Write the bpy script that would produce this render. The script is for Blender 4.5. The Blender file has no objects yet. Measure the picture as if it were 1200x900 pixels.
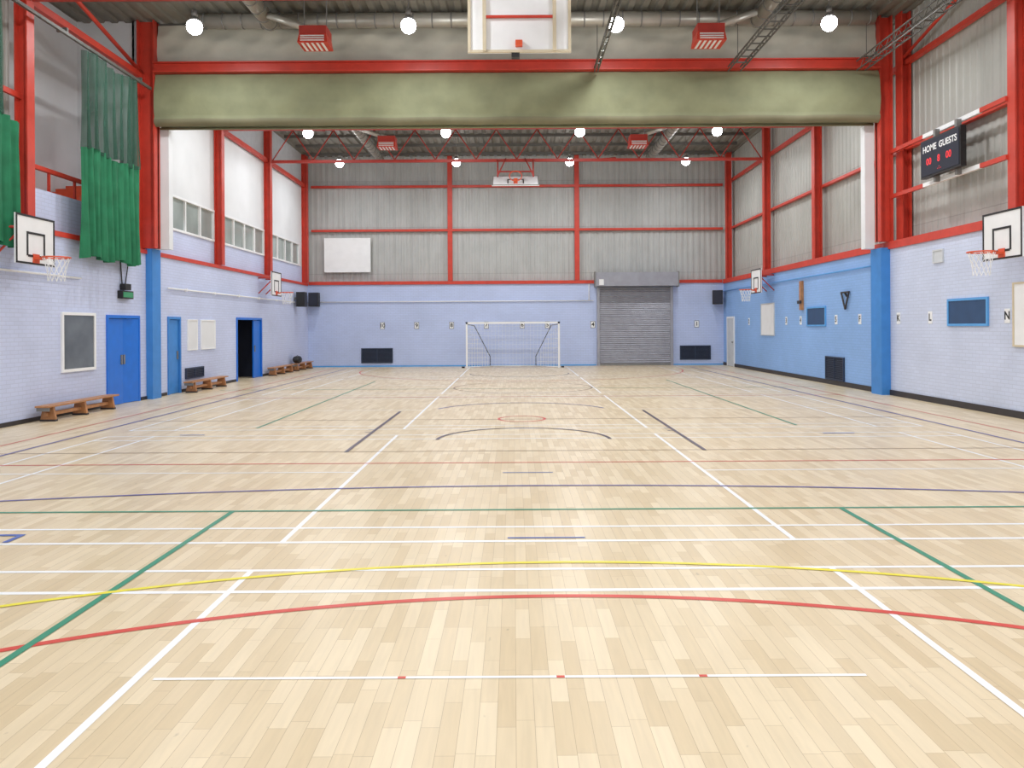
import bpy, bmesh, math, random
from mathutils import Vector, Matrix, Euler
random.seed(4)
S = bpy.context.scene
S.view_settings.view_transform = 'Standard'

# ------------------------------------------------------------------ colours / materials
def lin(c):
    out = []
    for v in c:
        v = v/255.0
        out.append(v/12.92 if v <= 0.04045 else ((v+0.055)/1.055)**2.4)
    return (out[0], out[1], out[2], 1.0)

def newmat(name):
    m = bpy.data.materials.new(name); m.use_nodes = True
    nt = m.node_tree
    return m, nt, nt.nodes['Principled BSDF']

def plain(name, c, rough=0.5, metal=0.0, var=0.08, scale=4.0, bump=0.0):
    m, nt, b = newmat(name)
    N = nt.nodes; L = nt.links
    n = N.new('ShaderNodeTexNoise'); n.inputs['Scale'].default_value = scale; n.inputs['Detail'].default_value = 4
    g = N.new('ShaderNodeNewGeometry'); L.new(g.outputs['Position'], n.inputs['Vector'])
    r = N.new('ShaderNodeValToRGB')
    a = lin(c)
    r.color_ramp.elements[0].position = 0.3; r.color_ramp.elements[1].position = 0.7
    r.color_ramp.elements[0].color = tuple(x*(1-var) for x in a[:3])+(1,)
    r.color_ramp.elements[1].color = tuple(min(1, x*(1+var)) for x in a[:3])+(1,)
    L.new(n.outputs['Fac'], r.inputs['Fac']); L.new(r.outputs['Color'], b.inputs['Base Color'])
    b.inputs['Roughness'].default_value = rough; b.inputs['Metallic'].default_value = metal
    if bump:
        bp = N.new('ShaderNodeBump'); bp.inputs['Strength'].default_value = bump; bp.inputs['Distance'].default_value = 0.05
        L.new(n.outputs['Fac'], bp.inputs['Height']); L.new(bp.outputs['Normal'], b.inputs['Normal'])
    return m

def brick(name, c, axis):
    m, nt, b = newmat(name); N = nt.nodes; L = nt.links
    g = N.new('ShaderNodeNewGeometry'); s = N.new('ShaderNodeSeparateXYZ'); k = N.new('ShaderNodeCombineXYZ')
    L.new(g.outputs['Position'], s.inputs[0])
    L.new(s.outputs['Y' if axis == 'Y' else 'X'], k.inputs['X']); L.new(s.outputs['Z'], k.inputs['Y'])
    t = N.new('ShaderNodeTexBrick'); L.new(k.outputs[0], t.inputs['Vector'])
    t.inputs['Scale'].default_value = 1; t.inputs['Brick Width'].default_value = 0.225
    t.inputs['Row Height'].default_value = 0.075; t.inputs['Mortar Size'].default_value = 0.007
    a = lin(c)
    t.inputs['Color1'].default_value = a
    t.inputs['Color2'].default_value = tuple(x*0.95 for x in a[:3])+(1,)
    t.inputs['Mortar'].default_value = tuple(x*0.86 for x in a[:3])+(1,)
    n = N.new('ShaderNodeTexNoise'); n.inputs['Scale'].default_value = 0.8; n.inputs['Detail'].default_value = 5
    L.new(g.outputs['Position'], n.inputs['Vector'])
    mr = N.new('ShaderNodeMapRange'); mr.inputs['From Min'].default_value = .3; mr.inputs['From Max'].default_value = .7
    mr.inputs['To Min'].default_value = .93; mr.inputs['To Max'].default_value = 1.04
    L.new(n.outputs['Fac'], mr.inputs['Value'])
    mx = N.new('ShaderNodeMix'); mx.data_type = 'RGBA'; mx.blend_type = 'MULTIPLY'; mx.inputs[0].default_value = 1
    L.new(t.outputs['Color'], mx.inputs[6]); L.new(mr.outputs[0], mx.inputs[7])
    L.new(mx.outputs[2], b.inputs['Base Color'])
    bp = N.new('ShaderNodeBump'); bp.invert = True; bp.inputs['Strength'].default_value = .3; bp.inputs['Distance'].default_value = .01
    L.new(t.outputs['Fac'], bp.inputs['Height']); L.new(bp.outputs[0], b.inputs['Normal'])
    b.inputs['Roughness'].default_value = 0.55
    return m

def cladding(name, c, axis='X', var=0.10):
    m, nt, b = newmat(name); N = nt.nodes; L = nt.links
    g = N.new('ShaderNodeNewGeometry'); s = N.new('ShaderNodeSeparateXYZ'); k = N.new('ShaderNodeCombineXYZ')
    L.new(g.outputs['Position'], s.inputs[0]); L.new(s.outputs[axis], k.inputs['X']); L.new(s.outputs['Z'], k.inputs['Y'])
    mp = N.new('ShaderNodeMapping'); mp.inputs['Scale'].default_value = (1.5, 1.5, 0.7)
    L.new(g.outputs['Position'], mp.inputs['Vector'])
    n = N.new('ShaderNodeTexNoise'); n.inputs['Scale'].default_value = 1.3; n.inputs['Detail'].default_value = 8; n.inputs['Roughness'].default_value = .65
    L.new(mp.outputs[0], n.inputs['Vector'])
    r = N.new('ShaderNodeValToRGB'); a = lin(c)
    r.color_ramp.elements[0].position = .3; r.color_ramp.elements[1].position = .72
    r.color_ramp.elements[0].color = tuple(x*(1-var) for x in a[:3])+(1,)
    r.color_ramp.elements[1].color = tuple(min(1, x*(1+var)) for x in a[:3])+(1,)
    L.new(n.outputs['Fac'], r.inputs['Fac'])
    t = N.new('ShaderNodeTexBrick'); t.offset = 0; L.new(k.outputs[0], t.inputs['Vector'])
    t.inputs['Scale'].default_value = 1; t.inputs['Brick Width'].default_value = .75; t.inputs['Row Height'].default_value = 2.04; t.inputs['Mortar Size'].default_value = .012
    t.inputs['Color1'].default_value = (1, 1, 1, 1); t.inputs['Color2'].default_value = (.93, .93, .93, 1); t.inputs['Mortar'].default_value = (.74, .74, .74, 1)
    mx = N.new('ShaderNodeMix'); mx.data_type = 'RGBA'; mx.blend_type = 'MULTIPLY'; mx.inputs[0].default_value = 1
    L.new(r.outputs['Color'], mx.inputs[6]); L.new(t.outputs['Color'], mx.inputs[7])
    L.new(mx.outputs[2], b.inputs['Base Color'])
    b.inputs['Roughness'].default_value = .5
    return m

def floormat():
    m, nt, b = newmat('maple_strip_floor'); N = nt.nodes; L = nt.links
    g = N.new('ShaderNodeNewGeometry'); s = N.new('ShaderNodeSeparateXYZ'); k = N.new('ShaderNodeCombineXYZ')
    L.new(g.outputs['Position'], s.inputs[0]); L.new(s.outputs['Y'], k.inputs['X']); L.new(s.outputs['X'], k.inputs['Y'])
    t = N.new('ShaderNodeTexBrick'); L.new(k.outputs[0], t.inputs['Vector'])
    t.offset = 0.37; t.offset_frequency = 3; t.squash = 0.8; t.squash_frequency = 2
    t.inputs['Scale'].default_value = 1; t.inputs['Brick Width'].default_value = .55
    t.inputs['Row Height'].default_value = .082; t.inputs['Mortar Size'].default_value = .0011
    t.inputs['Mortar Smooth'].default_value = .3
    t.inputs['Color1'].default_value = lin((230, 214, 183)); t.inputs['Color2'].default_value = lin((211, 191, 155))
    t.inputs['Mortar'].default_value = lin((172, 150, 116))
    mp = N.new('ShaderNodeMapping'); mp.inputs['Scale'].default_value = (14, 1.1, 1)
    L.new(g.outputs['Position'], mp.inputs['Vector'])
    n = N.new('ShaderNodeTexNoise'); n.inputs['Scale'].default_value = 2.2; n.inputs['Detail'].default_value = 6; n.inputs['Distortion'].default_value = .6
    L.new(mp.outputs[0], n.inputs['Vector'])
    mr = N.new('ShaderNodeMapRange'); mr.inputs['From Min'].default_value = .3; mr.inputs['From Max'].default_value = .7
    mr.inputs['To Min'].default_value = .95; mr.inputs['To Max'].default_value = 1.04
    L.new(n.outputs['Fac'], mr.inputs['Value'])
    mx = N.new('ShaderNodeMix'); mx.data_type = 'RGBA'; mx.blend_type = 'MULTIPLY'; mx.inputs[0].default_value = 1
    L.new(t.outputs['Color'], mx.inputs[6]); L.new(mr.outputs[0], mx.inputs[7])
    # small scuffs and knots
    v = N.new('ShaderNodeTexNoise'); v.inputs['Scale'].default_value = 9; v.inputs['Detail'].default_value = 3
    mp2 = N.new('ShaderNodeMapping'); mp2.inputs['Scale'].default_value = (1.8, .8, 1); L.new(g.outputs['Position'], mp2.inputs['Vector'])
    L.new(mp2.outputs[0], v.inputs['Vector'])
    mr2 = N.new('ShaderNodeMapRange'); mr2.inputs['From Min'].default_value = .71; mr2.inputs['From Max'].default_value = .78
    mr2.inputs['To Min'].default_value = 1; mr2.inputs['To Max'].default_value = .72
    L.new(v.outputs['Fac'], mr2.inputs['Value'])
    mx2 = N.new('ShaderNodeMix'); mx2.data_type = 'RGBA'; mx2.blend_type = 'MULTIPLY'; mx2.inputs[0].default_value = 1
    L.new(mx.outputs[2], mx2.inputs[6]); L.new(mr2.outputs[0], mx2.inputs[7])
    L.new(mx2.outputs[2], b.inputs['Base Color'])
    rr = N.new('ShaderNodeMapRange'); rr.inputs['To Min'].default_value = .27; rr.inputs['To Max'].default_value = .4
    L.new(n.outputs['Fac'], rr.inputs['Value']); L.new(rr.outputs[0], b.inputs['Roughness'])
    bp = N.new('ShaderNodeBump'); bp.inputs['Strength'].default_value = .05; bp.inputs['Distance'].default_value = .003
    L.new(n.outputs['Fac'], bp.inputs['Height']); L.new(bp.outputs[0], b.inputs['Normal'])
    return m

def emis(name, c, st):
    m, nt, b = newmat(name)
    b.inputs['Base Color'].default_value = lin(c)
    b.inputs['Emission Color'].default_value = lin(c); b.inputs['Emission Strength'].default_value = st
    return m

def netmat(name, c, alpha):
    m, nt, b = newmat(name); N = nt.nodes; L = nt.links
    n = N.new('ShaderNodeTexNoise'); n.inputs['Scale'].default_value = 2.5
    g = N.new('ShaderNodeNewGeometry'); mp = N.new('ShaderNodeMapping'); mp.inputs['Scale'].default_value = (1, 4, .5)
    L.new(g.outputs['Position'], mp.inputs['Vector']); L.new(mp.outputs[0], n.inputs['Vector'])
    mr = N.new('ShaderNodeMapRange'); mr.inputs['To Min'].default_value = alpha-.25; mr.inputs['To Max'].default_value = alpha+.25
    L.new(n.outputs['Fac'], mr.inputs['Value']); L.new(mr.outputs[0], b.inputs['Alpha'])
    b.inputs['Base Color'].default_value = lin(c); b.inputs['Roughness'].default_value = .8
    return m

M = {}
M['red'] = plain('red_gloss_paint', (198, 62, 46), .45, var=.1)
M['redd'] = plain('red_truss_paint', (176, 56, 46), .5, var=.1)
M['floor'] = floormat()
M['brickL'] = brick('painted_brick_lavender_y', (202, 212, 242), 'Y')
M['brickF'] = brick('painted_brick_lavender_x', (190, 205, 241), 'X')
M['brickR1'] = brick('painted_brick_pale_y', (204, 214, 238), 'Y')
M['brickR2'] = brick('painted_brick_blue_y', (142, 182, 236), 'Y')
M['clad'] = cladding('translucent_cladding', (180, 183, 182), 'X')
M['cladR'] = cladding('translucent_cladding_side', (174, 175, 170), 'Y')
M['ceil'] = plain('roof_deck_grey', (122, 120, 112), .6, var=.15, scale=1)
M['white'] = plain('white_paint', (236, 238, 240), .5, var=.03)
M['whitewall'] = plain('white_wall_panel', (224, 227, 230), .6, var=.05, scale=1)
M['greywall'] = plain('grey_block_wall', (198, 203, 208), .7, var=.06)
M['blue'] = plain('blue_gloss_paint', (24, 112, 215), .35, var=.06)
M['blueS'] = plain('blue_pilaster_paint', (62, 134, 208), .45, var=.06)
M['bluelt'] = plain('light_blue_paint', (92, 162, 224), .4, var=.05)
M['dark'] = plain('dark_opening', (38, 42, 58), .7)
M['black'] = plain('black_plastic', (30, 30, 32), .5)
M['skirt'] = plain('black_skirting', (50, 46, 48), .5)
M['grey'] = plain('grey_metal', (132, 132, 130), .45, .3)
M['tray'] = plain('cable_tray_steel', (104, 104, 100), .5, .3)
M['shut'] = plain('roller_shutter_steel', (156, 158, 168), .45, .25)
M['duct'] = plain('galvanised_duct', (184, 182, 172), .4, .5)
M['olive'] = plain('olive_canvas', (134, 137, 106), .75, var=.14, scale=1.6, bump=.5)
M['olived'] = plain('olive_canvas_hem', (124, 121, 96), .75, var=.14, scale=1.6)
M['tarp'] = plain('grey_canvas', (188, 187, 174), .75, var=.14, scale=1.3, bump=.6)
M['wood'] = plain('bench_wood', (178, 126, 84), .45, var=.22, scale=9)
M['woodlt'] = plain('pale_wood', (206, 194, 168), .5)
M['orange'] = plain('orange_rim_paint', (222, 90, 52), .4)
M['green'] = plain('green_curtain_cloth', (34, 116, 80), .85, var=.2, scale=3)
M['net'] = netmat('green_netting', (40, 84, 68), .7)
M['glass'] = plain('window_glass', (148, 158, 156), .12, 0, .2, .8)
M['glassd'] = plain('dark_window_glass', (96, 102, 108), .12, 0, .35, 1.2)
M['vent'] = plain('vent_grille_blue_grey', (44, 58, 82), .5)
M['panelb'] = plain('dark_blue_panel', (44, 74, 112), .4)
M['lamp'] = emis('lamp_lens', (250, 252, 255), 40)
M['led'] = emis('red_led', (220, 40, 50), .5)
M['exit'] = emis('exit_sign_green', (50, 130, 90), .2)
M['Lw'] = plain('line_white', (244, 246, 248), .35, var=.02)
M['Lr'] = plain('line_red', (208, 70, 56), .35, var=.04)
M['Lg'] = plain('line_green', (50, 142, 112), .35, var=.04)
M['Ly'] = plain('line_yellow', (236, 224, 60), .35, var=.04)
M['Lb'] = plain('line_blue', (76, 104, 180), .35, var=.04)
M['Lp'] = plain('line_purple', (98, 92, 160), .35, var=.04)
M['Lk'] = plain('line_black', (82, 70, 88), .35, var=.04)
M['Lt'] = plain('line_brown', (150, 120, 96), .35, var=.04)

# ------------------------------------------------------------------ mesh builder
class B:
    def __init__(self, name):
        self.name = name; self.bm = bmesh.new(); self.mats = []
    def mi(self, k):
        if k not in self.mats: self.mats.append(k)
        return self.mats.index(k)
    def face(self, vs, k):
        try:
            f = self.bm.faces.new(vs); f.material_index = self.mi(k); return f
        except ValueError:
            return None
    def hexa(self, P, k):
        v = [self.bm.verts.new(p) for p in P]
        for q in ((0,3,2,1),(4,5,6,7),(0,1,5,4),(1,2,6,5),(2,3,7,6),(3,0,4,7)):
            self.face([v[i] for i in q], k)
    def box(self, x0, x1, y0, y1, z0, z1, k):
        x0, x1 = min(x0,x1), max(x0,x1); y0, y1 = min(y0,y1), max(y0,y1); z0, z1 = min(z0,z1), max(z0,z1)
        self.hexa([(x0,y0,z0),(x1,y0,z0),(x1,y1,z0),(x0,y1,z0),(x0,y0,z1),(x1,y0,z1),(x1,y1,z1),(x0,y1,z1)], k)
    def mbox(self, mat, size, k):
        sx, sy, sz = [s/2 for s in size]
        self.hexa([mat @ Vector(p) for p in ((-sx,-sy,-sz),(sx,-sy,-sz),(sx,sy,-sz),(-sx,sy,-sz),(-sx,-sy,sz),(sx,-sy,sz),(sx,sy,sz),(-sx,sy,sz))], k)
    def cyl(self, p0, p1, r, k, n=10, r1=None, caps=True):
        p0 = Vector(p0); p1 = Vector(p1); r1 = r if r1 is None else r1
        d = (p1-p0).normalized()
        a = d.orthogonal().normalized(); b = d.cross(a)
        A = []; C = []
        for i in range(n):
            t = 2*math.pi*(i+.5)/n; o = a*math.cos(t)+b*math.sin(t)
            A.append(self.bm.verts.new(p0+o*r)); C.append(self.bm.verts.new(p1+o*r1))
        for i in range(n):
            j = (i+1) % n
            f = self.face([A[i],A[j],C[j],C[i]], k)
            if f and n > 6: f.smooth = True
        if caps:
            self.face(A[::-1], k); self.face(C, k)
    def ring(self, c, r, tr, k, n=20, m=Matrix()):
        c = Vector(c); P = [c + (m @ Vector((r*math.cos(2*math.pi*i/n), r*math.sin(2*math.pi*i/n), 0))) for i in range(n)]
        for i in range(n): self.cyl(P[i], P[(i+1) % n], tr, k, 6, caps=False)
    def done(self, bevel=0, parent=None):
        me = bpy.data.meshes.new(self.name); 
        bmesh.ops.recalc_face_normals(self.bm, faces=self.bm.faces)
        self.bm.to_mesh(me); self.bm.free()
        for k in self.mats: me.materials.append(M[k])
        o = bpy.data.objects.new(self.name, me); S.collection.objects.link(o)
        if bevel:
            md = o.modifiers.new('bevel', 'BEVEL'); md.width = bevel; md.segments = 2; md.limit_method = 'ANGLE'
        if parent: o.parent = parent
        return o

def text(s, loc, size, rot, matk, parent, name):
    cu = bpy.data.curves.new(name, 'FONT'); cu.body = s; cu.size = size
    cu.align_x = 'CENTER'; cu.align_y = 'CENTER'; cu.extrude = 0.002; cu.offset = size*.02
    o = bpy.data.objects.new(name, cu); o.location = loc; o.rotation_euler = rot
    cu.materials.append(M[matk]); S.collection.objects.link(o); o.parent = parent
    return o

XL, XR, YF, YB = -9.0, 9.2, 33.65, -5.0
ZC = 9.25; ZL = 3.55
FR = [-4.6, 0.1, 4.8, 9.5, 14.2, 18.9, 23.6, 28.3, 33.3]

# ------------------------------------------------------------------ floor, ceiling, walls
b = B('floor'); b.box(-11.2, 9.8, YB, YF+.35, -.1, 0, 'floor'); b.done()

b = B('ceiling')
n = 0; x = -11.2
prof = []
while x < 9.8:
    prof += [(x, ZC), (x+.14, ZC), (x+.18, ZC+.06), (x+.30, ZC+.06), (x+.34, ZC)]; x += .34
A = [b.bm.verts.new((p[0], YB, p[1])) for p in prof]; C = [b.bm.verts.new((p[0], YF+.35, p[1])) for p in prof]
for i in range(len(prof)-1): b.face([A[i], A[i+1], C[i+1], C[i]], 'ceil')
b.box(-11.2, 9.8, YB, YF+.35, ZC+.1, ZC+.2, 'ceil')
b.done()

def corr(b, axis, c, a0, a1, z0, z1, k, inward, pitch=.25, d=.02):
    """profiled cladding; axis 'X' runs along X at y=c"""
    pr = []; a = a0
    while a < a1-1e-6:
        for da, dd in ((0, 0), (.10, 0), (.13, d), (.22, d)):
            q = a+da*pitch/.25
            if q < a1: pr.append((q, dd))
        a += pitch
    pr.append((a1, 0))
    lo = []; hi = []
    for q, dd in pr:
        cc = c + inward*dd
        P = (q, cc) if axis == 'X' else (cc, q)
        lo.append(b.bm.verts.new((P[0], P[1], z0))); hi.append(b.bm.verts.new((P[0], P[1], z1)))
    for i in range(len(pr)-1): b.face([lo[i], lo[i+1], hi[i+1], hi[i]], k)

# far wall
b = B('wall_far')
b.box(-11.2, 9.8, YF, YF+.3, 0, 3.62, 'brickF')
b.box(-11.2, 9.8, YF+.25, YF+.3, 3.62, ZC+.1, 'greywall')
corr(b, 'X', YF+.2, XL-.3, XR+.4, 3.62, ZC, 'clad', -1)
b.done()

# right wall
b = B('wall_right')
b.box(XR, XR+.4, YB, 18.9, 0, 3.58, 'brickR1')
b.box(XR, XR+.4, 18.9, YF, 0, 3.58, 'brickR2')
b.box(XR+.46, XR+.55, YB, YF, 3.58, ZC+.1, 'greywall')
corr(b, 'Y', XR+.42, YB, YF, 3.58, ZC, 'cladR', -1)
b.done()

# left wall, with door openings
b = B('wall_left')
ops = [(16.95, 18.45, 2.04), (19.95, 20.72, 2.04), (24.9, 27.4, 2.08)]
y = YB
for o0, o1, h in ops:
    b.box(XL-.3, XL, y, o0, 0, 3.58, 'brickL'); b.box(XL-.3, XL, o0, o1, h, 3.58, 'brickL'); y = o1
b.box(XL-.3, XL, y, YF, 0, 3.58, 'brickL')
b.box(XL-.35, XL-.15, 18.9, YF, 3.58, 4.37, 'brickL')
b.box(XL-.35, XL-.15, 18.9, YF, 5.33, 7.75, 'whitewall')
b.box(XL-.35, XL-.15, 18.9, YF, 7.75, ZC+.05, 'greywall')
for i in range(5, 8):
    b.box(XL-.35, XL-.15, FR[i]-.15, FR[i]+.45, 4.37, 5.33, 'whitewall')
b.box(XL-.35, XL-.15, YF-.9, YF, 4.37, 5.33, 'whitewall')
b.box(XL-.4, XL-.36, 18.9, YF, 4.3, 5.4, 'dark')
b.box(XL-.35, XL-.12, YB, 18.9, 3.58, 4.43, 'brickL')
b.box(XL-.4, XL-.32, YB, 14.2, 4.43, ZC+.05, 'greywall')
corr(b, 'Y', XL-.3, YB, 14.2, 4.43, ZC, 'cladR', 1)
# gallery recess
b.box(-10.8, -10.7, 14.1, 19.0, 4.3, ZC+.05, 'whitewall')
b.box(-10.8, XL-.3, 18.9, 19.0, 4.3, ZC+.05, 'whitewall')
b.box(-10.8, XL-.3, 14.1, 14.2, 4.3, ZC+.05, 'greywall')
b.box(-10.8, XL-.3, 14.1, 19.0, 4.2, 4.3, 'greywall')
# passages behind door openings
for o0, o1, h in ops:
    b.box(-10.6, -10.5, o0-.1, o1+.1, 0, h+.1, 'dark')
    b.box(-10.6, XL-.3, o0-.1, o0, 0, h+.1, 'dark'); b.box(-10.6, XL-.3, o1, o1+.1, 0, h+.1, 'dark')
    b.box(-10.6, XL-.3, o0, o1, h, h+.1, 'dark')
b.done()

# skirtings
b = B('baseboard_right'); b.box(XR-.03, XR, YB, YF, 0, .13, 'skirt'); b.done()
b = B('baseboard_left')
y = YB
for o0, o1, h in ops: b.box(XL, XL+.02, y, o0-.06, 0, .08, 'skirt'); y = o1+.06
b.box(XL, XL+.02, y, YF, 0, .08, 'skirt'); b.done()
b = B('baseboard_far'); b.box(XL+.03, 3.6, YF-.02, YF, 0, .06, 'bluelt'); b.box(6.98, XR-.04, YF-.02, YF, 0, .06, 'bluelt'); b.done()

# ledge rails
b = B('trim_1'); b.box(XL-.12, XL+.04, YB, YF-.1, 3.56, 3.66, 'red'); b.done()
b = B('trim_2'); b.box(XR-.05, XR+.38, YB, YF-.1, 3.56, 3.74, 'red'); b.done()
b = B('trim_3'); b.box(XL+.05, XR-.06, YF-.06, YF+.16, 3.6, 3.74, 'red'); b.done()

# ------------------------------------------------------------------ steel columns
def icol(b, x0, x1, yc, w, z0, z1):
    t = .03
    b.box(x0, x0+t, yc-w/2, yc+w/2, z0, z1, 'red'); b.box(x1-t, x1, yc-w/2, yc+w/2, z0, z1, 'red')
    b.box(x0+t, x1-t, yc-.012, yc+.012, z0, z1, 'red')
b = B('steel_frame_columns')
for y in FR:
    if abs(y-18.9) < .1:
        icol(b, -9.12, -8.7, y-.1, .3, 3.69, ZC-.02)
        icol(b, 8.93, 9.24, y-.1, .3, 3.75, ZC-.02); icol(b, 9.33, 9.56, y-.35, .3, 3.75, ZC-.02)
        b.box(-9.12, -8.7, y-.08, y-.02, 3.69, ZC-.02, 'red'); b.box(8.93, 9.24, y-.08, y-.02, 3.75, ZC-.02, 'red')
    else:
        icol(b, XL-.14, XL+.1, y, .22, 3.67, ZC-.02)
        icol(b, XR+.02, XR+.26, y, .22, 3.75, ZC-.02)
for x in (-2.77, 2.8):
    b.box(x-.1, x+.1, YF+.0, YF+.03, 3.76, ZC-.02, 'red'); b.box(x-.1, x+.1, YF+.12, YF+.15, 3.76, ZC-.02, 'red')
    b.box(x-.012, x+.012, YF+.03, YF+.12, 3.76, ZC-.02, 'red')
b.done()

b = B('cladding_rails')
for z in (5.98, 7.9):
    b.box(XL+.14, XR, YF+.02, YF+.14, z-.05, z+.05, 'red')
b.box(XR+.24, XR+.36, YB, YF, 5.92, 6.0, 'red')
b.box(XR+.24, XR+.36, YB, YF, 7.97, 8.08, 'red')
b.box(XL-.12, XL+.0, YB, YF, 7.82, 7.96, 'red')
b.box(XL-.12, XL-.06, YB, 14.2, 5.98, 6.08, 'red')
b.cyl((XL-.02, 14.3, 8.9), (XL-.02, 18.7, 7.95), .05, 'red', 8)
b.cyl((XR+.2, 14.3, 9.0), (XR+.2, 18.6, 8.1), .04, 'red', 8)
b.done()

# scoreboard rails
b = B('scoreboard_rails')
for z in (5.92, 4.83):
    for (a0, a1, k) in ((14.3, 15.1, 'red'), (15.1, 17.2, 'white'), (17.2, 18.7, 'red')):
        b.box(XR-.02, XR+.05, a0, a1, z-.045, z+.045, k)
b.done()

# roof trusses
def truss(name, y):
    b = B(name)
    b.box(XL+.13, XR, y-.05, y+.05, 7.8, 7.9, 'redd')
    b.box(XL+.13, XR, y-.05, y+.05, 9.02, 9.12, 'redd')
    n = 12; dx = (XR-XL-.2)/n; x = XL+.15
    for i in range(n):
        b.cyl((x, y, 7.9), (x+dx/2, y, 9.0), .022, 'redd', 8); b.cyl((x+dx/2, y, 9.0), (x+dx, y, 7.9), .022, 'redd', 8)
        x += dx
    b.done()
for y in (28.3, 23.6, 14.2, 9.5, 4.8, 0.1): truss('roof_truss', y)

b = B('roof_purlins')
y = YB+.4
while y < YF:
    b.box(XL+.1, XR, y-.03, y+.03, 9.13, 9.24, 'tray'); y += 1.57
b.done()

b = B('roof_bracing')
for x in (-7.6, -3.6, 3.8, 7.8):
    b.cyl((x, 23.7, 7.95), (x+.7, 28.2, 8.95), .025, 'redd', 8); b.cyl((x, 28.4, 7.95), (x-.5, 33.3, 8.95), .025, 'redd', 8)
b.done()

# ------------------------------------------------------------------ divider: canvas housings, beam, pilasters
def canvas(name, z0, z1, y, bulge, k, amp, scal, x0=-8.75, x1=8.9, lip=False):
    b = B(name); nx, nz = 220, 24
    G = []
    for i in range(nx+1):
        u = i/nx; x = x0+(x1-x0)*u; row = []
        for j in range(nz+1):
            v = j/nz
            sag = scal*abs(math.sin(u*math.pi*9))*(1-v)**2
            z = z0+(z1-z0)*v + sag
            w = amp*(math.sin(x*3.1+v*4)+.6*math.sin(x*7.7-v*9+1)+.5*math.sin(x*1.3+v*14))*(.4+.6*math.sin(math.pi*v))
            yy = y - bulge*math.sin(math.pi*v)**.7 + w
            if lip and v < .17: yy -= .07*math.sin(math.pi*v/.17)
            row.append(b.bm.verts.new((x, yy, z)))
        G.append(row)
    for i in range(nx):
        for j in range(nz):
            f = b.face([G[i][j], G[i+1][j], G[i+1][j+1], G[i][j+1]], 'olived' if (lip and j < 3) else k); f.smooth = True
    return b
b = canvas('rolled_divider_curtain', 6.64, 7.92, 18.72, .12, 'olive', .014, .03, -8.69, 8.92, True)
b.box(-8.69, 8.92, 18.8, 19.25, 6.7, 7.9, 'olive')
b.cyl((-8.69, 18.95, 6.66), (8.9, 18.95, 6.66), .03, 'olive', 8)
b.done()
b = canvas('canvas_header', 8.22, 9.16, 18.85, .05, 'tarp', .03, .0, -8.69)
b.done()
b = B('divider_beam')
b.box(-8.69, 8.92, 18.55, 18.85, 7.93, 7.96, 'red'); b.box(-8.69, 8.92, 18.55, 18.85, 8.15, 8.18, 'red'); b.box(-8.69, 8.92, 18.62, 18.66, 7.96, 8.15, 'red')
b.done()
b = B('trim_4'); b.box(-8.7, -8.5, 18.98, 19.2, 3.69, 6.64, 'whitewall'); b.box(-9.0, -8.7, 18.98, 19.2, 3.69, 6.64, 'whitewall'); b.done()
b = B('trim_5'); b.box(8.7, 8.93, 18.98, 19.2, 3.6, 6.64, 'whitewall'); b.done()
b = B('trim_6'); b.box(-9.0, -8.84, 18.8, 19.25, 0, 3.69, 'blueS'); b.done()
b = B('trim_7'); b.box(8.98, 9.2, 18.75, 19.3, 0, 3.6, 'blueS'); b.done()

# ------------------------------------------------------------------ windows upper left
for wi, (y0, y1) in enumerate(((19.35, 23.45), (24.05, 28.15), (28.75, 32.75))):
    b = B('window_%d' % (wi+1)); xo = XL-.2
    b.box(xo, xo+.02, y0, y1, 4.37, 5.33, 'glass')
    for z in (4.37, 5.27): b.box(xo+.02, xo+.09, y0, y1, z, z+.06, 'white')
    n = 4
    for i in range(n+1):
        yy = y0+(y1-y0-.06)*i/n; b.box(xo+.02, xo+.08, yy, yy+.07, 4.43, 5.27, 'white')
    b.done()
b = B('window_4'); b.box(XL+.002, XL+.02, 15.3, 16.45, .9, 2.03, 'glassd')
for a in ((15.25, 15.31, .86, 2.07), (16.42, 16.48, .86, 2.07)): b.box(XL, XL+.04, a[0], a[1], a[2], a[3], 'white')
b.box(XL, XL+.04, 15.31, 16.42, .86, .92, 'white'); b.box(XL, XL+.04, 15.31, 16.42, 2.01, 2.07, 'white'); b.done()

# ------------------------------------------------------------------ doors
def frame(b, o0, o1, h, k):
    b.box(XL-.15, XL+.03, o0, o0+.07, 0, h, k); b.box(XL-.15, XL+.03, o1-.07, o1, 0, h, k); b.box(XL-.15, XL+.03, o0+.07, o1-.07, h-.07, h, k)
def leaf(b, hinge, w, h, ang, k, pane=True):
    m = Matrix.Translation((hinge[0], hinge[1], 0)) @ Matrix.Rotation(ang, 4, 'Z')
    b.mbox(m @ Matrix.Translation((0, w/2, h/2+.01)), (.045, w, h), k)
    s = 1 if math.cos(ang) > 0 else -1
    b.mbox(m @ Matrix.Translation((.035*s, w*.88, 1.02)), (.03, .05, .22), 'grey')
    if pane: b.mbox(m @ Matrix.Translation((.026*s, w*.65, 1.5)), (.006, .12, .5), 'glassd')
b = B('door_1'); frame(b, 16.95, 18.45, 2.04, 'blue')
leaf(b, (XL-.04, 17.03), .68, 1.95, 0, 'blue', False); leaf(b, (XL+.0, 18.38), .66, 1.95, math.pi-.12, 'blue', False); b.done()
b = B('door_2'); frame(b, 19.95, 20.72, 2.04, 'blueS'); leaf(b, (XL-.04, 20.03), .6, 1.95, 0, 'blueS', False); b.done()
b = B('door_3'); frame(b, 24.9, 27.4, 2.08, 'blue')
leaf(b, (XL-.1, 25.0), 1.1, 1.98, math.pi/2-.35, 'blue', False); leaf(b, (XL-.04, 27.32), .7, 1.98, math.pi, 'blue', False)
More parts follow.
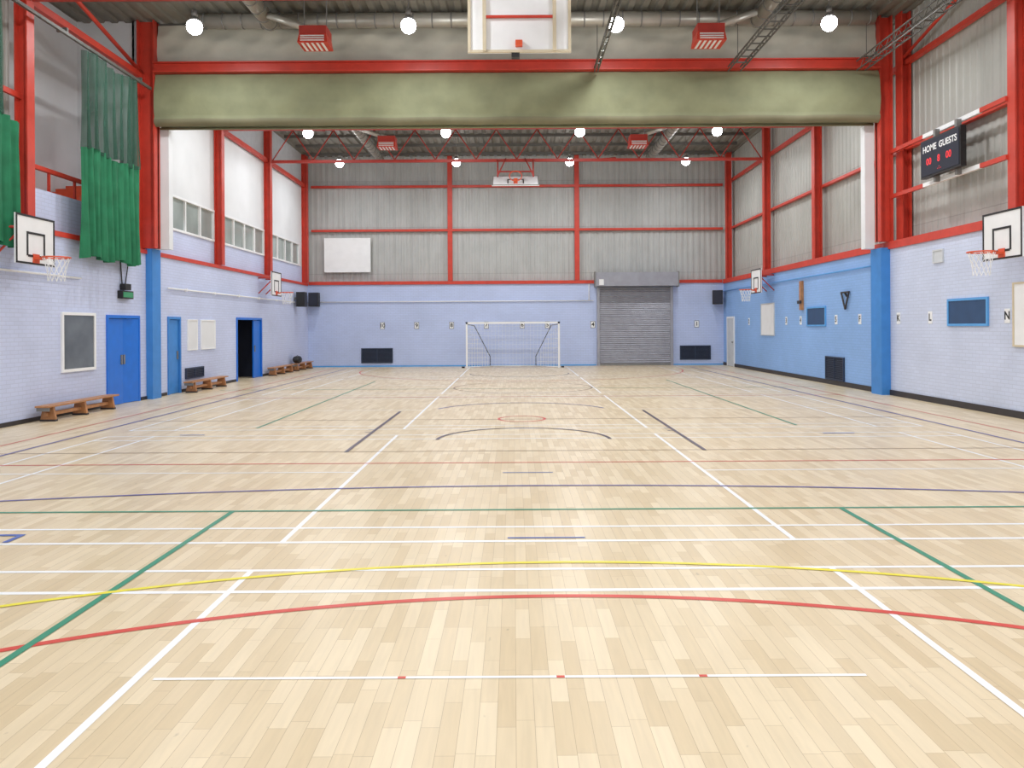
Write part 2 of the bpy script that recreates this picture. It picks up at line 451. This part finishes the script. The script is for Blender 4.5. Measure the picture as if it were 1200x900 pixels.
b.box(-9.95, -9.75, 25.9, 26.15, 0, 1.8, 'greywall')
b.done()
b = B('door_4')
b.box(XR-.04, XR, 31.95, 32.03, 0, 2.1, 'white'); b.box(XR-.04, XR, 32.97, 33.05, 0, 2.1, 'white'); b.box(XR-.04, XR, 32.03, 32.97, 2.03, 2.1, 'white')
b.box(XR-.035, XR-.005, 32.03, 32.97, .01, 2.03, 'greywall'); b.box(XR-.08, XR-.035, 32.1, 32.2, 1.0, 1.05, 'grey'); b.done()

# roller shutter
b = B('roller_shutter')
z = .02
while z < 3.4:
    y = YF-.08
    v = [b.bm.verts.new(p) for p in ((3.75, y, z), (6.85, y, z), (6.85, y-.03, z+.035), (3.75, y-.03, z+.035), (6.85, y, z+.085), (3.75, y, z+.085))]
    b.face([v[0], v[1], v[2], v[3]], 'shut'); b.face([v[3], v[2], v[4], v[5]], 'shut'); z += .085
b.box(3.75, 6.85, YF-.07, YF-.03, 0, 3.45, 'shut')
b.box(3.64, 3.76, YF-.14, YF-.001, 0, 3.45, 'shut'); b.box(6.84, 6.96, YF-.14, YF-.001, 0, 3.45, 'shut')
b.box(3.75, 6.85, YF-.12, YF-.07, 0, .1, 'grey')
b.box(3.56, 7.12, YF-.5, YF-.061, 3.46, 4.05, 'shut')
b.box(3.52, 3.56, YF-.53, YF-.061, 3.42, 4.08, 'grey'); b.box(7.12, 7.16, YF-.53, YF-.061, 3.42, 4.08, 'grey'); b.box(3.7, 3.9, YF-.52, YF-.5, 3.5, 3.75, 'white')
b.done()

# vents
def grille(name, plane, c, a0, a1, z0, z1, s):
    b = B(name)
    def bx(a, e, u, v, d0, d1, k):
        if plane == 'X': b.box(a, e, c+s*d0, c+s*d1, u, v, k)
        else: b.box(c+s*d0, c+s*d1, a, e, u, v, k)
    bx(a0, a1, z0, z1, .0, .015, 'dark')
    bx(a0, a1, z0, z0+.04, .015, .05, 'vent'); bx(a0, a1, z1-.04, z1, .015, .05, 'vent'); bx(a0, a0+.04, z0+.04, z1-.04, .015, .05, 'vent'); bx(a1-.04, a1, z0+.04, z1-.04, .015, .05, 'vent')
    z = z0+.07
    while z < z1-.06: bx(a0+.04, a1-.04, z, z+.018, .015, .04, 'vent'); z += .045
    if a1-a0 > 1: bx((a0+a1)/2-.015, (a0+a1)/2+.015, z0+.04, z1-.04, .015, .05, 'vent')
    return b.done()
grille('wall_vent', 'X', YF, -6.68, -5.3, .17, .82, -1)
grille('wall_vent', 'X', YF, 7.27, 8.62, .24, .86, -1)
grille('wall_vent', 'Y', XL, 21.0, 22.2, .34, .64, 1)
grille('wall_vent', 'Y', XR, 21.35, 22.6, .14, .81, -1)
def framed(name, c, s, a0, a1, z0, z1, kf, kp, plane='Y', fw=.035):
    b = B(name)
    def bx(a, e, u, v, d0, d1, k):
        if plane == 'X': b.box(a, e, c+s*d0, c+s*d1, u, v, k)
        else: b.box(c+s*d0, c+s*d1, a, e, u, v, k)
    bx(a0+fw, a1-fw, z0+fw, z1-fw, .002, .02, kp)
    bx(a0, a1, z0, z0+fw, 0, .035, kf); bx(a0, a1, z1-fw, z1, 0, .035, kf); bx(a0, a0+fw, z0+fw, z1-fw, 0, .035, kf); bx(a1-fw, a1, z0+fw, z1-fw, 0, .035, kf)
    return b.done()
framed('high_level_hatch', XR, -1, 14.86, 16.25, 1.68, 2.25, 'bluelt', 'panelb', fw=.05)
framed('high_level_hatch', XR, -1, 22.6, 24.05, 1.68, 2.28, 'bluelt', 'panelb', fw=.05)
framed('notice_board', XL, 1, 21.15, 21.8, 1.12, 1.98, 'white', 'whitewall')
framed('notice_board', XL, 1, 22.05, 23.1, 1.12, 1.98, 'white', 'whitewall')
framed('whiteboard', XR, -1, 27.05, 28.5, 1.35, 2.52, 'greywall', 'white')
framed('pinboard', XR, -1, 12.6, 14.12, 1.3, 2.48, 'woodlt', 'white')
framed('screen_board', YF+.0, -1, -8.28, -6.25, 4.15, 5.65, 'white', 'white', plane='X')
framed('ventilation_cover', XR, -1, 16.4, 16.8, 3.05, 3.34, 'greywall', 'greywall')

# conduits
b = B('conduit_pipe')
b.cyl((XL+.04, 19.9, 2.78), (XL+.04, YF-.05, 2.78), .022, 'white', 8); b.cyl((XL+.04, 8, 2.78), (XL+.04, 15.9, 2.78), .022, 'white', 8)
for y in range(21, 33, 2): b.box(XL, XL+.07, y, y+.06, 2.74, 2.82, 'white')
b.done()
b = B('conduit_pipe')
b.cyl((XL+.05, YF-.04, 2.85), (3.5, YF-.04, 2.85), .022, 'white', 8)
b.cyl((3.3, YF-.04, 2.85), (3.3, YF-.04, 3.58), .02, 'white', 8); b.done()
b = B('conduit_pipe'); b.cyl((XR-.04, 19.4, 3.22), (XR-.04, YF-.05, 3.22), .018, 'bluelt', 8); b.done()

# exit sign with cable
b = B('emergency_exit_light'); b.box(XL, XL+.12, 17.45, 17.95, 2.42, 2.6, 'black'); b.box(XL+.12, XL+.128, 17.48, 17.92, 2.45, 2.57, 'exit')
b.box(XL+.01, XL+.14, 17.55, 17.8, 2.62, 2.76, 'black'); b.cyl((XL+.03, 17.6, 2.76), (XL+.03, 17.5, 3.5), .015, 'black', 6); b.cyl((XL+.03, 17.75, 2.76), (XL+.03, 17.9, 3.3), .012, 'black', 6); b.done()

# ------------------------------------------------------------------ number signs
def numsign(txt, plane, a, z=1.8, h=.27):
    b = B('number_sign'); e = .085
    if plane == 'X':
        b.box(a-e-.015, a+e+.015, YF-.01, YF, z-h/2-.015, z+h/2+.015, 'dark'); b.box(a-e, a+e, YF-.014, YF-.01, z-h/2, z+h/2, 'white'); o = b.done()
        text(txt, (a, YF-.017, z), .24, (math.pi/2, 0, 0), 'black', o, 'numeral')
    else:
        e = .08
        b.box(XR-.01, XR, a-e, a+e, z-h/2, z+h/2, 'white'); o = b.done()
        text(txt, (XR-.013, a, z), .22, (math.pi/2, 0, -math.pi/2), 'black', o, 'numeral')
for t, x in (('10', -5.75), ('9', -4.25), ('8', -2.72), ('7', -1.2), ('6', .38), ('5', 1.48), ('4', 3.47), ('1', 8.02)): numsign(t, 'X', x)
for t, y in (('2', 30.0), ('3', 25.9), ('4', 24.6), ('5', 21.9), ('F', 20.4), ('K', 18.35), ('L', 16.95), ('N', 14.3)): numsign(t, 'R', y, 1.87)

# ------------------------------------------------------------------ speakers, brackets
def spk(x, y, z, rz):
    b = B('wall_speaker'); m = Matrix.Translation((x, y, z)) @ Matrix.Rotation(rz, 4, 'Z')
    b.mbox(m, (.42, .34, .6), 'black'); b.mbox(m @ Matrix.Translation((0, -.175, 0)), (.36, .01, .54), 'dark')
    b.mbox(m @ Matrix.Translation((0, .22, .05)), (.08, .12, .08), 'grey'); b.done(.01)
spk(-8.65, 33.32, 2.95, 0); spk(8.85, 33.32, 2.95, -.2); spk(-8.72, 31.6, 2.9, math.pi/2)
b = B('triangular_bracket')
for p, q in (((21.45, 2.62), (20.95, 2.62)), ((21.45, 2.62), (21.2, 2.15)), ((20.95, 2.62), (21.2, 2.15))):
    b.cyl((XR-.05, p[0], p[1]), (XR-.05, q[0], q[1]), .025, 'skirt', 6)
b.cyl((XR, 21.2, 2.5), (XR-.05, 21.2, 2.6), .03, 'skirt', 6)
b.done()
b = B('climbing_rope_cleat'); b.box(XR-.09, XR, 24.35, 24.5, 2.2, 3.12, 'wood'); b.box(XR-.14, XR-.09, 24.3, 24.55, 2.4, 2.5, 'skirt'); b.done()

# ------------------------------------------------------------------ benches
def bench(y0, y1, xc=-8.74):
    b = B('gym_bench')
    b.box(xc-.13, xc+.13, y0, y1, .27, .305, 'wood')
    b.box(xc-.03, xc+.03, y0+.12, y1-.12, .1, .17, 'wood')
    n = 3
    for i in range(n):
        y = y0+.22+(y1-y0-.44)*i/(n-1)
        b.hexa([(xc-.15, y-.03, 0), (xc+.15, y-.03, 0), (xc+.15, y+.03, 0), (xc-.15, y+.03, 0), (xc-.1, y-.03, .27), (xc+.1, y-.03, .27), (xc+.1, y+.03, .27), (xc-.1, y+.03, .27)], 'wood')
        b.box(xc-.15, xc+.15, y-.04, y+.04, 0, .035, 'skirt')
    b.box(xc-.12, xc+.12, y0+.03, y0+.06, .2, .27, 'grey')
    b.done(.006)
bench(14.2, 16.75); bench(20.5, 23.05, -8.7); bench(27.6, 30.1); bench(30.5, 33.0)
bpy.ops.mesh.primitive_uv_sphere_add(segments=20, ring_count=12, location=(-8.74, 31.0, .45))
o = bpy.context.object; o.name = 'sports_bag'; o.scale = (.16, .3, .14); o.data.materials.append(M['black'])
for v in o.data.vertices:
    v.co.z = max(v.co.z, -.92); v.co.x = math.copysign(abs(v.co.x)**.7, v.co.x); v.co.y = math.copysign(abs(v.co.y)**.75, v.co.y)
    v.co.z += .08*math.sin(v.co.y*9)
hb = B('handle'); hb.ring((0, 0, .0), .9, .07, 'black', 14, Matrix.Rotation(math.pi/2, 4, 'Y')); h = hb.done(); h.parent = o; h.location = (0, 0, .35); h.scale = (.6, .4, 1)

# ------------------------------------------------------------------ practice basketball boards
def pboard(wx, d, yc):
    b = B('basketball_backboard'); bx = wx+d*.5
    b.box(bx-.015, bx+.015, yc-.55, yc+.55, 2.87, 3.73, 'white')
    f = bx+d*.02
    def ln(y0, y1, z0, z1): b.box(f-.004, f+.004, y0, y1, z0, z1, 'black')
    e = .035
    ln(yc-.55, yc+.55, 3.73-e, 3.73); ln(yc-.55, yc+.55, 2.87, 2.87+e); ln(yc-.55, yc-.55+e, 2.87+e, 3.73-e); ln(yc+.55-e, yc+.55, 2.87+e, 3.73-e)
    ln(yc-.26, yc+.26, 3.4, 3.44); ln(yc-.26, yc-.22, 3.02, 3.4); ln(yc+.22, yc+.26, 3.02, 3.4); ln(yc-.22, yc+.22, 3.0, 3.04)
    for yy in (yc-.4, yc+.4):
        b.cyl((wx, yy, 3.5), (bx, yy, 3.5), .025, 'red', 8); b.cyl((wx, yy, 2.95), (bx, yy, 3.45), .02, 'red', 8); b.box(bx-d*.05-.02, bx-d*.05+.02, yy-.02, yy+.02, 2.9, 3.7, 'red')
    rc = Vector((bx+d*.38, yc, 3.0))
    b.ring(rc, .225, .014, 'orange', 24)
    b.box(min(bx, bx+d*.16), max(bx, bx+d*.16), yc-.07, yc+.07, 2.96, 3.0, 'orange'); b.box(bx+d*.005, bx+d*.03, yc-.09, yc+.09, 2.9, 3.06, 'orange')
    n = 12
    for i in range(n):
        a = 2*math.pi*i/n; 
        for s in (1, -1):
            P = []
            for j in range(5):
                r = .22-.02*j-.012*j*(4-j)/2; aa = a+s*j*math.pi/n
                P.append(rc+Vector((r*math.cos(aa), r*math.sin(aa), -.105*j)))
            for j in range(4): b.cyl(P[j], P[j+1], .005, 'white', 4, caps=False)
    b.done()
for y in (13.65, 27.5): pboard(XL, 1, y); pboard(XR, -1, y)

# ceiling hung match backboards
b = B('hanging_backboard')
x0, x1, y, z0, z1 = -.77, 1.03, 13.4, 6.5, 7.55; xc = .13
b.box(x0, x1, y, y+.03, z0, z1, 'white')
for a in (x0, x1-.05): b.box(a, a+.05, y-.03, y, z0, z1, 'woodlt')
b.box(x0+.05, x1-.05, y-.03, y, z0, z0+.045, 'woodlt'); b.box(x0+.05, x1-.05, y-.03, y, z1-.05, z1, 'woodlt')
for a in (x0+.26, x1-.32): b.box(a, a+.06, y-.06, y-.0, z0+.02, z1, 'woodlt')
b.box(x0+.32, x1-.32, y-.05, y-.01, 7.1, 7.14, 'red')
b.box(xc-.07, xc+.05, y-.08, y, 6.6, 6.7, 'orange'); b.box(xc-.14, xc+.0, y-.02, y+.1, 6.42, 6.5, 'black')
for a in (x0+.3, x1-.3):
    b.cyl((a, y+.06, z1-.1), (a, 14.0, 9.0), .03, 'grey', 8); b.cyl((a, y-.03, z1-.05), (a, 12.6, 9.2), .025, 'grey', 8)
b.ring((xc, y+.4, 6.75), .225, .014, 'orange', 20); b.box(xc-.06, xc+.06, y+.03, y+.2, 6.72, 6.76, 'orange')
b.done()

b = B('hanging_backboard'); m = Matrix.Translation((.1, 27.9, 7.02)) @ Matrix.Rotation(math.radians(-60), 4, 'X')
b.mbox(m, (1.7, .03, 1.0), 'white')
for a in (-.83, .83): b.mbox(m @ Matrix.Translation((a, -.02, 0)), (.03, .02, 1.0), 'grey')
b.mbox(m @ Matrix.Translation((0, -.02, .48)), (1.66, .02, .03), 'grey'); b.mbox(m @ Matrix.Translation((0, -.02, -.48)), (1.66, .02, .03), 'grey')
for a in (-.28, .28): b.mbox(m @ Matrix.Translation((a, -.02, -.1)), (.04, .02, .42), 'black')
b.mbox(m @ Matrix.Translation((0, -.02, .1)), (.56, .02, .04), 'black')
b.ring((.1, 27.5, 7.12), .225, .018, 'orange', 20, Matrix.Rotation(math.radians(62), 4, 'X'))
b.mbox(m @ Matrix.Translation((0, -.1, -.3)), (.14, .2, .05), 'orange')
for a in (-.55, .75): b.cyl((a, 28.05, 7.2), (a, 28.24, 7.85), .03, 'redd', 8); b.cyl((a, 27.6, 7.15), (a+(.3 if a < 0 else -.3), 28.2, 7.9), .025, 'redd', 8)
b.cyl((-.55, 28.1, 7.4), (.75, 28.1, 7.4), .03, 'redd', 8)
b.done()

# ------------------------------------------------------------------ scoreboard
b = B('scoreboard'); X = XR-.22
b.box(X, X+.12, 15.4, 16.9, 4.9, 5.72, 'black'); b.box(X-.012, X, 15.44, 16.86, 4.94, 5.68, 'dark')
for yy in (15.7, 16.5):
    b.box(X+.1, X+.2, yy, yy+.08, 4.79, 4.95, 'grey'); b.box(X+.1, X+.2, yy, yy+.08, 5.7, 5.92, 'grey')
o = b.done()
R = (math.pi/2, 0, -math.pi/2)
text('HOME', (X-.015, 16.52, 5.5), .19, R, 'white', o, 'label_home'); text('GUESTS', (X-.015, 15.83, 5.5), .19, R, 'white', o, 'label_guests')
for k, (yy, s) in enumerate(((16.55, '00'), (15.8, '00'), (16.17, '8'))): text(s, (X-.015, yy, 5.22), .2, R, 'led', o, 'digits_%d' % (k+1))
text('. : .', (X-.015, 16.15, 5.04), .12, R, 'led', o, 'digits_4')

# ------------------------------------------------------------------ lamps
def lamp(x, y, z):
    b = B('high_bay_lamp'); q = .165
    b.cyl((x, y, z+q*.7), (x, y, z+.2), .12, 'grey', 20, r1=.08); b.cyl((x, y, z+.2), (x, y, z+.36), .06, 'grey', 14)
    b.cyl((x, y, z+.36), (x, y, ZC-.005), .012, 'grey', 6)
    prev = None
    n = 24
    for j in range(11):   # glowing globe lens, open at the top under the housing
        a = math.radians(45)-math.radians(135)*j/10; r = q*math.cos(a); zz = z+q*math.sin(a)
        cur = [b.bm.verts.new((x+max(r, .004)*math.cos(2*math.pi*i/n), y+max(r, .004)*math.sin(2*math.pi*i/n), zz)) for i in range(n)]
        if prev:
            for i in range(n): b.face([prev[i], prev[(i+1) % n], cur[(i+1) % n], cur[i]], 'lamp')
        prev = cur
    o = b.done()
    L = bpy.data.lights.new('lamp_light', 'AREA'); L.shape = 'DISK'; L.size = .3; L.energy = LP; L.color = (.98, .99, 1)
    lo = bpy.data.objects.new('light_source', L); lo.location = (x, y, z-q-.02); S.collection.objects.link(lo); lo.parent = o
LP = 88
for y in (30.6, 25.9, 21.2, 16.7, 12.0, 7.3, 2.6, -2.1):
    for x in (-6.9, -2.25, 2.27, 6.9): lamp(x, y, 8.28)

# ------------------------------------------------------------------ heaters, ducts, cable trays
for y in (17.2, 27.0):
    for x in (-4.4, 4.4):
        b = B('ceiling_fan_heater')
        b.box(x-.3, x+.3, y-.26, y+.26, 8.22, 8.4, 'redd')
        b.hexa([(x-.33, y-.3, 8.02), (x+.33, y-.3, 8.02), (x+.33, y+.3, 8.02), (x-.33, y+.3, 8.02), (x-.3, y-.26, 8.22), (x+.3, y-.26, 8.22), (x+.3, y+.26, 8.22), (x-.3, y+.26, 8.22)], 'red')
        for i in range(3): b.box(x-.26, x+.26, y-.315, y-.285, 8.045+i*.05, 8.065+i*.05, 'white')
        for i in range(5): b.box(x-.26+i*.11, x-.21+i*.11, y-.24, y+.24, 8.01, 8.02, 'white')
        for sx in (-.25, .25): b.cyl((x+sx, y, 8.4), (x+sx, y, ZC-.005), .012, 'grey', 6)
        b.cyl((x, y+.1, 8.4), (x+(1.1 if x > 0 else -1.1), y+.1, 8.78), .08, 'duct', 12)
        b.done()

def spiral(b, p0, p1, r):
    p0 = Vector(p0); p1 = Vector(p1); b.cyl(p0, p1, r, 'duct', 20)
    d = (p1-p0); L_ = d.length; d.normalize(); t = .3
    while t < L_: b.cyl(p0+d*t, p0+d*(t+.03), r+.012, 'grey', 20); t += .45
b = B('ventilation_duct'); spiral(b, (-7.6, 18.25, 9.02), (8.6, 18.25, 9.02), .17); b.done()
b = B('ventilation_duct'); spiral(b, (-5.65, -4, 8.85), (-5.65, 18.0, 8.85), .17); spiral(b, (-5.6, 19.4, 8.85), (-5.6, 32.5, 8.85), .17); b.done()
b = B('ventilation_duct'); spiral(b, (5.75, -4, 8.85), (5.75, 18.0, 8.85), .17); spiral(b, (5.8, 19.4, 8.85), (5.8, 32.5, 8.85), .17); b.done()

def tray(x, w, z, y0, y1, h=.18):
    b = B('cable_tray')
    for sx in (-w/2, w/2):
        b.box(x+sx-.012, x+sx+.012, y0, y1, z-.015, z+.015, 'tray')
        if h: b.box(x+sx-.012, x+sx+.012, y0, y1, z+h-.015, z+h+.015, 'tray')
    y = y0+.1
    while y < y1-.2:
        b.box(x-w/2, x+w/2, y-.012, y+.012, z-.012, z+.012, 'tray')
        if h:
            for sx in (-w/2, w/2): b.cyl((x+sx, y, z), (x+sx, y+.2, z+h), .008, 'tray', 5); b.cyl((x+sx, y+.2, z+h), (x+sx, y+.4, z), .008, 'tray', 5)
        y += .4
    for yy in (y0+.3, y1-.3): b.cyl((x, yy, z+h), (x, yy, ZC-.005), .01, 'tray', 5); b.box(x-w/2, x+w/2, yy-.015, yy+.015, z+h-.01, z+h+.02, 'tray')
    b.done()
tray(2.02, .08, 7.85, -3, 18.5, .1); tray(5.35, .3, 7.85, -3, 18.5, .1); tray(8.4, .2, 7.85, -3, 18.5, .22)

# ------------------------------------------------------------------ curtains
def curtain(name, y0, y1, z0, z1, x, k, amp, per, taper=0, nz=16, sl=0):
    b = B(name); n = int((y1-y0)/.03); G = []
    for i in range(n+1):
        u = i/n; row = []
        for j in range(nz+1):
            v = j/nz; yy = y0+(y1-y0)*(u*(1-taper*v)+taper*v*.5)
            a = amp*(.5+.5*(1-v))*(math.sin(2*math.pi*yy/per+.6*math.sin(v*3))+.4*math.sin(2*math.pi*yy/per*2.3+v*2))
            zz = z0+(z1-z0)*v + (.05*math.sin(yy*6)+sl*u)*(1-v) + .05*math.sin(yy*4)*v
            row.append(b.bm.verts.new((x+a, yy, zz)))
        G.append(row)
    for i in range(n):
        for j in range(nz): f = b.face([G[i][j], G[i+1][j], G[i+1][j+1], G[i][j+1]], k); f.smooth = True
    return b
b = curtain('divider_curtain', 15.55, 17.95, 3.2, 5.45, -8.72, 'green', .08, .24); b2 = b.done()
b = curtain('netting', 15.6, 17.8, 5.42, 7.42, -8.72, 'net', .08, .34); o = b.done(); o.parent = b2
b = curtain('divider_curtain', 10.5, 13.62, 3.2, 5.4, -8.72, 'green', .08, .24); b2 = b.done()
b = curtain('netting', 10.5, 13.2, 5.38, 7.42, -8.72, 'net', .08, .34); o = b.done(); o.parent = b2
b = B('curtain_track'); b.box(-8.75, -8.69, 9.6, 18.5, 7.48, 7.54, 'tray')
for yy in (10.2, 12.2, 15, 18): b.box(-8.9, -8.69, yy, yy+.05, 7.54, 7.62, 'tray')
b.done()
b = B('gallery_railing')
b.box(-9.3, -9.22, 14.35, 18.6, 4.84, 4.92, 'red')
for yy in (14.4, 15.3, 16.2, 17.1, 18.0, 18.5): b.box(-9.28, -9.24, yy, yy+.05, 4.43, 4.84, 'red')
b.done()
b = B('gallery_stair')
for i in range(6): b.box(-10.6, -9.6, 16.2+i*.4, 16.6+i*.4, 4.3, 4.42+i*.14, 'orange')
b.done()

# ------------------------------------------------------------------ goal
b = B('football_goal'); gy = 32.35; g0, g1, gh = -1.98, 1.9, 1.93
for x in (g0, g1): b.box(x-.04, x+.04, gy-.04, gy+.04, 0, gh, 'white')
b.box(g0-.04, g1+.04, gy-.04, gy+.04, gh-.08, gh, 'white')
for x, s in ((g0, 1), (g1, -1)):
    A = Vector((x, gy, gh-.1)); Cc = Vector((x+s*.95, gy+.85, .45)); D = Vector((x+s*.95, gy+.85, .03)); E = Vector((x, gy, .03)); T = Vector((x+s*.3, gy+.35, gh-.15))
    b.cyl(A, T, .016, 'grey', 8); b.cyl(T, Cc, .016, 'skirt', 8); b.cyl(Cc, D, .016, 'skirt', 8); b.cyl(D, E, .022, 'white', 8)
    for i in range(1, 9):
        t = i/9; b.cyl(E.lerp(A, t), D.lerp(T, t), .006, 'white', 4, caps=False); b.cyl(E.lerp(D, t), A.lerp(Cc, t), .006, 'white', 4, caps=False)
b.cyl((g0+.95, gy+.85, .04), (g1-.95, gy+.85, .04), .02, 'white', 8)
for i in range(1, 26):
    x = g0+(g1-g0)*i/26; b.cyl((x, gy, gh-.05), (x, gy+.85, .05), .003, 'white', 4, caps=False)
for j in range(1, 10):
    t = j/10; b.cyl((g0+.1, gy+.85*t, gh*(1-t)), (g1-.1, gy+.85*t, gh*(1-t)), .003, 'white', 4, caps=False)
for x in (g0-.15, g1+.15): b.box(x-.06, x+.06, gy-.1, gy+.0, 0, .06, 'black')
b.done()

# ------------------------------------------------------------------ court markings
b = B('court_markings')
ZZ = {'Lw': .0016, 'Lt': .002, 'Lr': .0024, 'Lg': .0030, 'Ly': .0036, 'Lb': .0042, 'Lp': .0048, 'Lk': .0054}
cnt = [0]
def quad(p, k, z=None):
    v = [b.bm.verts.new((q[0], q[1], z)) for q in p]; b.face(v, k)
def nz(k): cnt[0] += 1; return ZZ[k]+(cnt[0] % 30)*.000018
def lx(y, x0, x1, k, w=.045): quad(((x0, y-w/2), (x1, y-w/2), (x1, y+w/2), (x0, y+w/2)), k, nz(k))
def ly(x, y0, y1, k, w=.045): quad(((x-w/2, y0), (x+w/2, y0), (x+w/2, y1), (x-w/2, y1)), k, nz(k))
def arc(cx, cy, r, a0, a1, k, w=.05, n=64):
    z = nz(k)
    for i in range(n):
        s = math.radians(a0+(a1-a0)*i/n); e = math.radians(a0+(a1-a0)*(i+1)/n)
        quad([(cx+(r+q)*math.cos(t), cy+(r+q)*math.sin(t)) for q, t in ((-w/2, s), (w/2, s), (w/2, e), (-w/2, e))], k, z)
for y0 in (-.68, 6.14, 12.96, 19.78, 26.6):
    y1 = y0+6.13
    lx(y0+.02, -6.5, 6.9, 'Lw', .05); lx(y0+.46, -6.5, 6.9, 'Lw'); lx(y1-.44, -6.5, 6.9, 'Lw', .05); lx(y1, -6.5, 6.9, 'Lw')
    for x in (-1.87, 2.24): ly(x, y0, y1, 'Lw')
    for x in (-6.5, -5.75, 6.13, 6.9): ly(x, y0, y1, 'Lw')
    if y0 > 0: lx(y0+3.0, -6.5, -1.87, 'Lw', .04); lx(y0+3.0, 2.24, 6.9, 'Lw', .04)
lx(3.77, -1.78, 1.72, 'Lw', .024)
for x in (-.56, .22, .92): ly(x, 3.758, 3.782, 'Lr', .04)
arc(.28, -1.4, 6.3, 0, 180, 'Lr', .055, 120); arc(.35, -2.4, 8.0, 10, 170, 'Ly', .045, 120)
arc(.28, 30.6, 6.3, 180, 360, 'Lr', .05, 120)
lx(9.73, -7.6, 8.0, 'Lr', .04); lx(18.9, -7.6, 8.0, 'Lr', .045); lx(10.65, -7.6, 8.0, 'Lt', .035)
ly(-7.6, -4, 32.6, 'Lr', .04); ly(8.0, -4, 32.6, 'Lr', .04); lx(32.6, -7.6, 8, 'Lr', .04)
arc(.3, -16.7, 25, 70, 110, 'Lp', .045, 80)
ly(-7.0, -4, 32, 'Lp', .05); ly(7.35, -4, 32, 'Lp', .05); lx(14.3, -7.0, 7.35, 'Lt', .04)
lx(7.22, -8.2, 8.6, 'Lg', .045); ly(-2.65, -4, 7.22, 'Lg', .05); ly(3.06, -4, 7.22, 'Lg', .05)
ly(-4.43, 13.2, 24.5, 'Lg', .045); ly(4.85, 13.2, 24.5, 'Lg', .045); lx(21.4, -8.2, 8.6, 'Lg', .05)
for x in (-2.33, 2.63):
    ly(x, 10.6, 15.7, 'Lk', .055)
    for yy in (12.6, 12.9): lx(yy, x-.12, x, 'Lk', .04)
arc(.14, 11.72, 1.32, 0, 180, 'Lk', .055); arc(.14, 15.5, 1.85, 20, 160, 'Lp', .05); arc(.25, 21.8, 1.95, 0, 360, 'Lt', .05)
arc(.14, 14.35, .43, 0, 360, 'Lr', .05, 40); arc(.2, 28.2, 1.8, 180, 360, 'Lk', .05)
lx(9.05, -.14, .45, 'Lb', .03); lx(6.2+.05, -.06, .57, 'Lb', .03)
lx(6.42, -4.6, -4.1, 'Lb', .05); ly(-4.12, 6.2, 6.42, 'Lb', .05); lx(12.4, -5.4, -5.0, 'Lb', .05); lx(12.2, 4.9, 5.4, 'Lb', .05)
b.done()

# ------------------------------------------------------------------ world + camera
w = bpy.data.worlds.new('World'); S.world = w; w.use_nodes = True
w.node_tree.nodes['Background'].inputs[0].default_value = (.94, .97, 1, 1); w.node_tree.nodes['Background'].inputs[1].default_value = 1.0

cam = bpy.data.cameras.new('Camera'); co = bpy.data.objects.new('Camera', cam); S.collection.objects.link(co)
cam.sensor_width = 36; cam.lens = 27.0; cam.shift_x = -2/1200; cam.shift_y = -67/1200
co.matrix_world = Matrix.Translation((0, 0, 1.72)) @ Matrix.Rotation(math.pi/2, 4, 'X') @ Matrix.Rotation(-.006, 4, 'Z')
cam.clip_end = 200
S.camera = co
